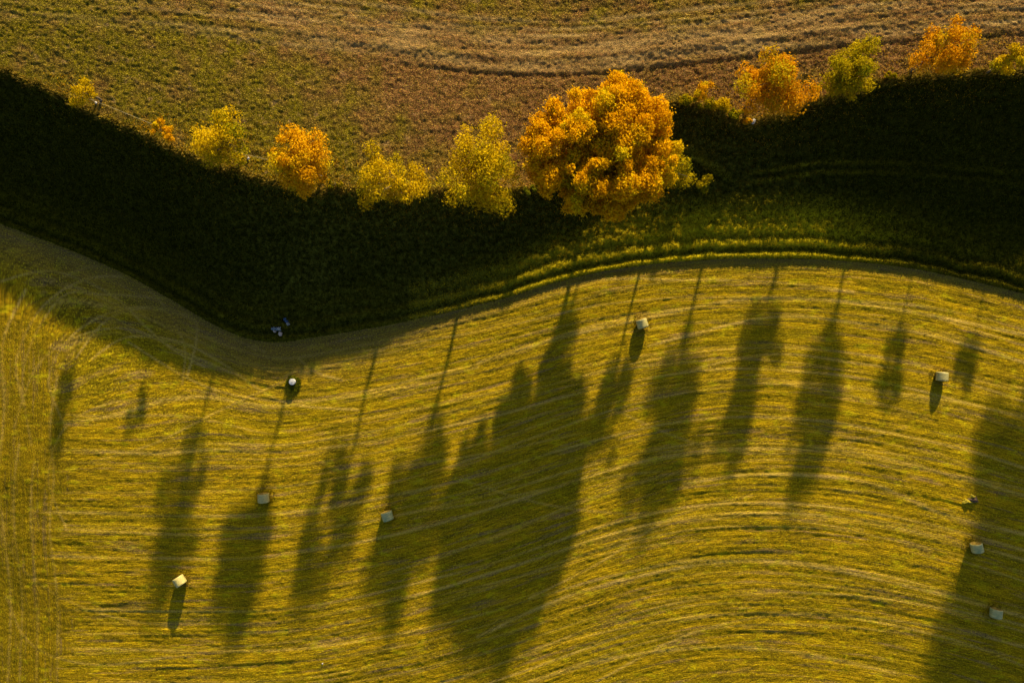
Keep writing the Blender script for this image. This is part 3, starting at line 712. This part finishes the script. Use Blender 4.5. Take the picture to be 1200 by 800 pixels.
tufts('loose_hay', np.concatenate([S_, zz[:, None] + .02], 1), .09, .07, M_tm, 34)

# ------------------------------------------------------------------ small things
def rock(name, a, b, sx, sy, sz, mat, label, seed, cat='rock', group=None):
    x, y, z = ground_at(a, b); bm = bmesh.new(); bmesh.ops.create_icosphere(bm, subdivisions=3, radius=1)
    r = random.Random(seed)
    pl = [Vector((r.uniform(-1, 1), r.uniform(-1, 1), r.uniform(-.6, 1))).normalized() for _ in range(9)]
    for v_ in bm.verts:
        for p in pl:
            e = v_.co.dot(p) - .78
            if e > 0: v_.co -= p * e
        v_.co = Vector((v_.co.x * sx, v_.co.y * sy, v_.co.z * sz))
    o = bm_obj(name, bm, mat); o.location = (x, y, z + sz * .45); o.rotation_euler = (0, 0, r.uniform(0, 3))
    return tag(o, label, cat, group)
rock('boulder', 882, 143, .34, .28, .28, M_stone, 'pale boulder at the foot of the orange tree right of the hedge', 1)
rock('boulder', 113, 121, .16, .12, .16, M_stone, 'small whitish stone beside the leftmost yellow tree', 2)
rock('boulder', 291, 186, .18, .15, .16, M_stone, 'small pale stone under the right edge of the loose yellow tree', 3)
rock('boulder', 329, 391, .32, .24, .22, M_pink, 'pinkish stone below the blue litter at the foot of the bank', 4)
rock('boulder', 322, 388, .22, .16, .16, M_pink, 'small brownish stone left of the pinkish one at the foot of the bank', 5)
rock('stone', 378, 777, .13, .10, .08, M_stone, 'tiny pale stone alone in the grass near the bottom edge', 6)

# two crumpled plastic sheets in the dark hollow
def crumple(a, b, sx, sy, rot, m1, m2, label, seed, flip):
    x, y, z = ground_at(a, b); root = empty('plastic_sheet', (x, y, z), math.radians(rot)); tag(root, label, 'plastic sheet', 'litter at the foot of the bank')
    r = np.random.default_rng(seed)
    for nm, x0, x1, m, h in (('blue_fold', -sx, sx * .25, m1, .34), ('white_fold', sx * .25, sx, m2, .44)):
        bm = bmesh.new(); n = 12; g = []
        for i in range(n):
            row = []
            for j in range(n):
                u = x0 + (x1 - x0) * i / (n - 1); w_ = -sy + 2 * sy * j / (n - 1)
                hh = h * math.sin(math.pi * j / (n - 1)) * (.55 + .45 * math.sin(math.pi * (i + 1) / (n + 1))) + r.uniform(-.04, .05)
                row.append(bm.verts.new((u + r.uniform(-.02, .02), w_ * (.75 + .25 * math.sin(i * 1.1 + seed)), hh)))
            g.append(row)
        for i in range(n - 1):
            for j in range(n - 1): bm.faces.new((g[i][j], g[i + 1][j], g[i + 1][j + 1], g[i][j + 1]))
        bmesh.ops.solidify(bm, geom=bm.faces[:], thickness=.02)
        bm_obj(nm, bm, m, root)
crumple(324, 385, .55, .26, 0, M_pblue, M_white, 'pale blue and white crumpled plastic, the left piece of litter in the dark hollow', 3, 1)
crumple(336, 377, .50, .22, -55, M_blue, M_white, 'deep blue crumpled plastic with a white tip, right piece of litter in the dark hollow', 5, 1)

# concrete well ring with a white lid
x, y, z = ground_at(344, 447)
well = empty('well_shaft', (x, y, z)); tag(well, 'round white-lidded concrete well shaft in a green grass patch', 'well')
def lathe(prof, seg=36):
    bm = bmesh.new(); rings = [[bm.verts.new((r_ * math.cos(6.28318 * k / seg), r_ * math.sin(6.28318 * k / seg), z_)) for k in range(seg)] for r_, z_ in prof]
    for a, b in zip(rings[:-1], rings[1:]):
        for k in range(seg): bm.faces.new((a[k], a[(k + 1) % seg], b[(k + 1) % seg], b[k]))
    bm.faces.new(rings[0][::-1]); bm.faces.new(rings[-1]); return bm
bm_obj('concrete_ring', lathe([(.34, -.2), (.34, .50), (.32, .52)]), M_conc, well)
bm_obj('lid', lathe([(.35, .523), (.36, .54), (.36, .57), (.33, .59), (.12, .61), (.10, .62)]), M_lid, well)
hn = bmesh.new(); tube(hn, [(-.1, 0, .61), (-.09, 0, .68), (.09, 0, .68), (.1, 0, .61)], [.014] * 4, 6); bm_obj('handle', hn, M_bark, well)
r_ = np.random.default_rng(77); n = 420; an = r_.random(n) * 6.283; ra = .36 + .5 * r_.random(n) ** 1.3
Pw = np.stack([x + ra * np.cos(an), y + ra * np.sin(an) - .2, np.full(n, z)], -1)
tufts('well_grass', Pw, .3, .10, M_dgreen, 12)

# heap of leftover hay and turned earth near the right side
x, y, z = ground_at(1139, 586)
hp = empty('hay_heap', (x, y, z)); tag(hp, 'low ragged heap of leftover hay and dug earth above the right-hand shadowed bale', 'heap')
def heap(name, sx, sy, h, mat, ox, oy, seed):
    bm = bmesh.new(); r = random.Random(seed); nr, ns = 9, 28; prev = None; c = bm.verts.new((ox, oy, h))
    for i in range(1, nr + 1):
        t = i / nr; ring = []
        for k in range(ns):
            a = 6.28318 * k / ns; wv = 1 + .22 * math.sin(3 * a + seed) + .12 * math.sin(7 * a)
            ring.append(bm.verts.new((ox + sx * t * wv * math.cos(a), oy + sy * t * wv * math.sin(a), h * (1 - t) ** .8 + r.uniform(-.05, .05) * (1 - t) - .12 * t)))
        for k in range(ns):
            if prev is None: bm.faces.new((c, ring[k], ring[(k + 1) % ns]))
            else: bm.faces.new((prev[k], ring[k], ring[(k + 1) % ns], prev[(k + 1) % ns]))
        prev = ring
    return bm_obj(name, bm, mat, hp)
heap('earth', .75, .45, .42, M_soil, .15, .1, 4); heap('hay', .8, .35, .36, M_tuft, -.55, -.15, 9); heap('hay', .5, .3, .34, M_tuft, .05, .45, 2)

# light fence along two stretches of the bank top
def fence(pts, label):
    P = [ground_at(*p) for p in pts]; root = empty('field_fence', P[0]); tag(root, label, 'fence', 'light field fences on the lip of the bank')
    o0 = Vector(P[0]); Q = []
    for a, b in zip(P[:-1], P[1:]):
        n = max(1, int(math.dist(a[:2], b[:2]) / 4.5))
        for k in range(n): Q.append((a[0] + (b[0] - a[0]) * k / n, a[1] + (b[1] - a[1]) * k / n))
    Q.append(P[-1][:2]); Q = [Vector((u, w_, float(ground_z(u, w_)))) - o0 for u, w_ in Q]
    for q_ in Q:
        bm = bmesh.new(); tube(bm, [q_ + Vector((0, 0, -.2)), q_ + Vector((0, 0, .80)), q_ + Vector((0, 0, .83))], [.035, .03, .02], 6); bm_obj('post', bm, M_wood, root)
    for hgt in (.4, .72):
        bm = bmesh.new(); tube(bm, [q_ + Vector((0, .05, hgt)) for q_ in Q], [.006] * len(Q), 4); bm_obj('wire', bm, M_wire, root)
fence([(112, 120), (150, 135), (184, 149)], 'thin pale wire fence between the leftmost yellow tree and the tiny orange tree')
fence([(291, 184), (308, 187), (326, 193)], 'short pale wire fence between the loose yellow tree and the oval orange tree')
fence([(942, 104), (962, 97)], 'very short wire fence left of the olive yellow tree')
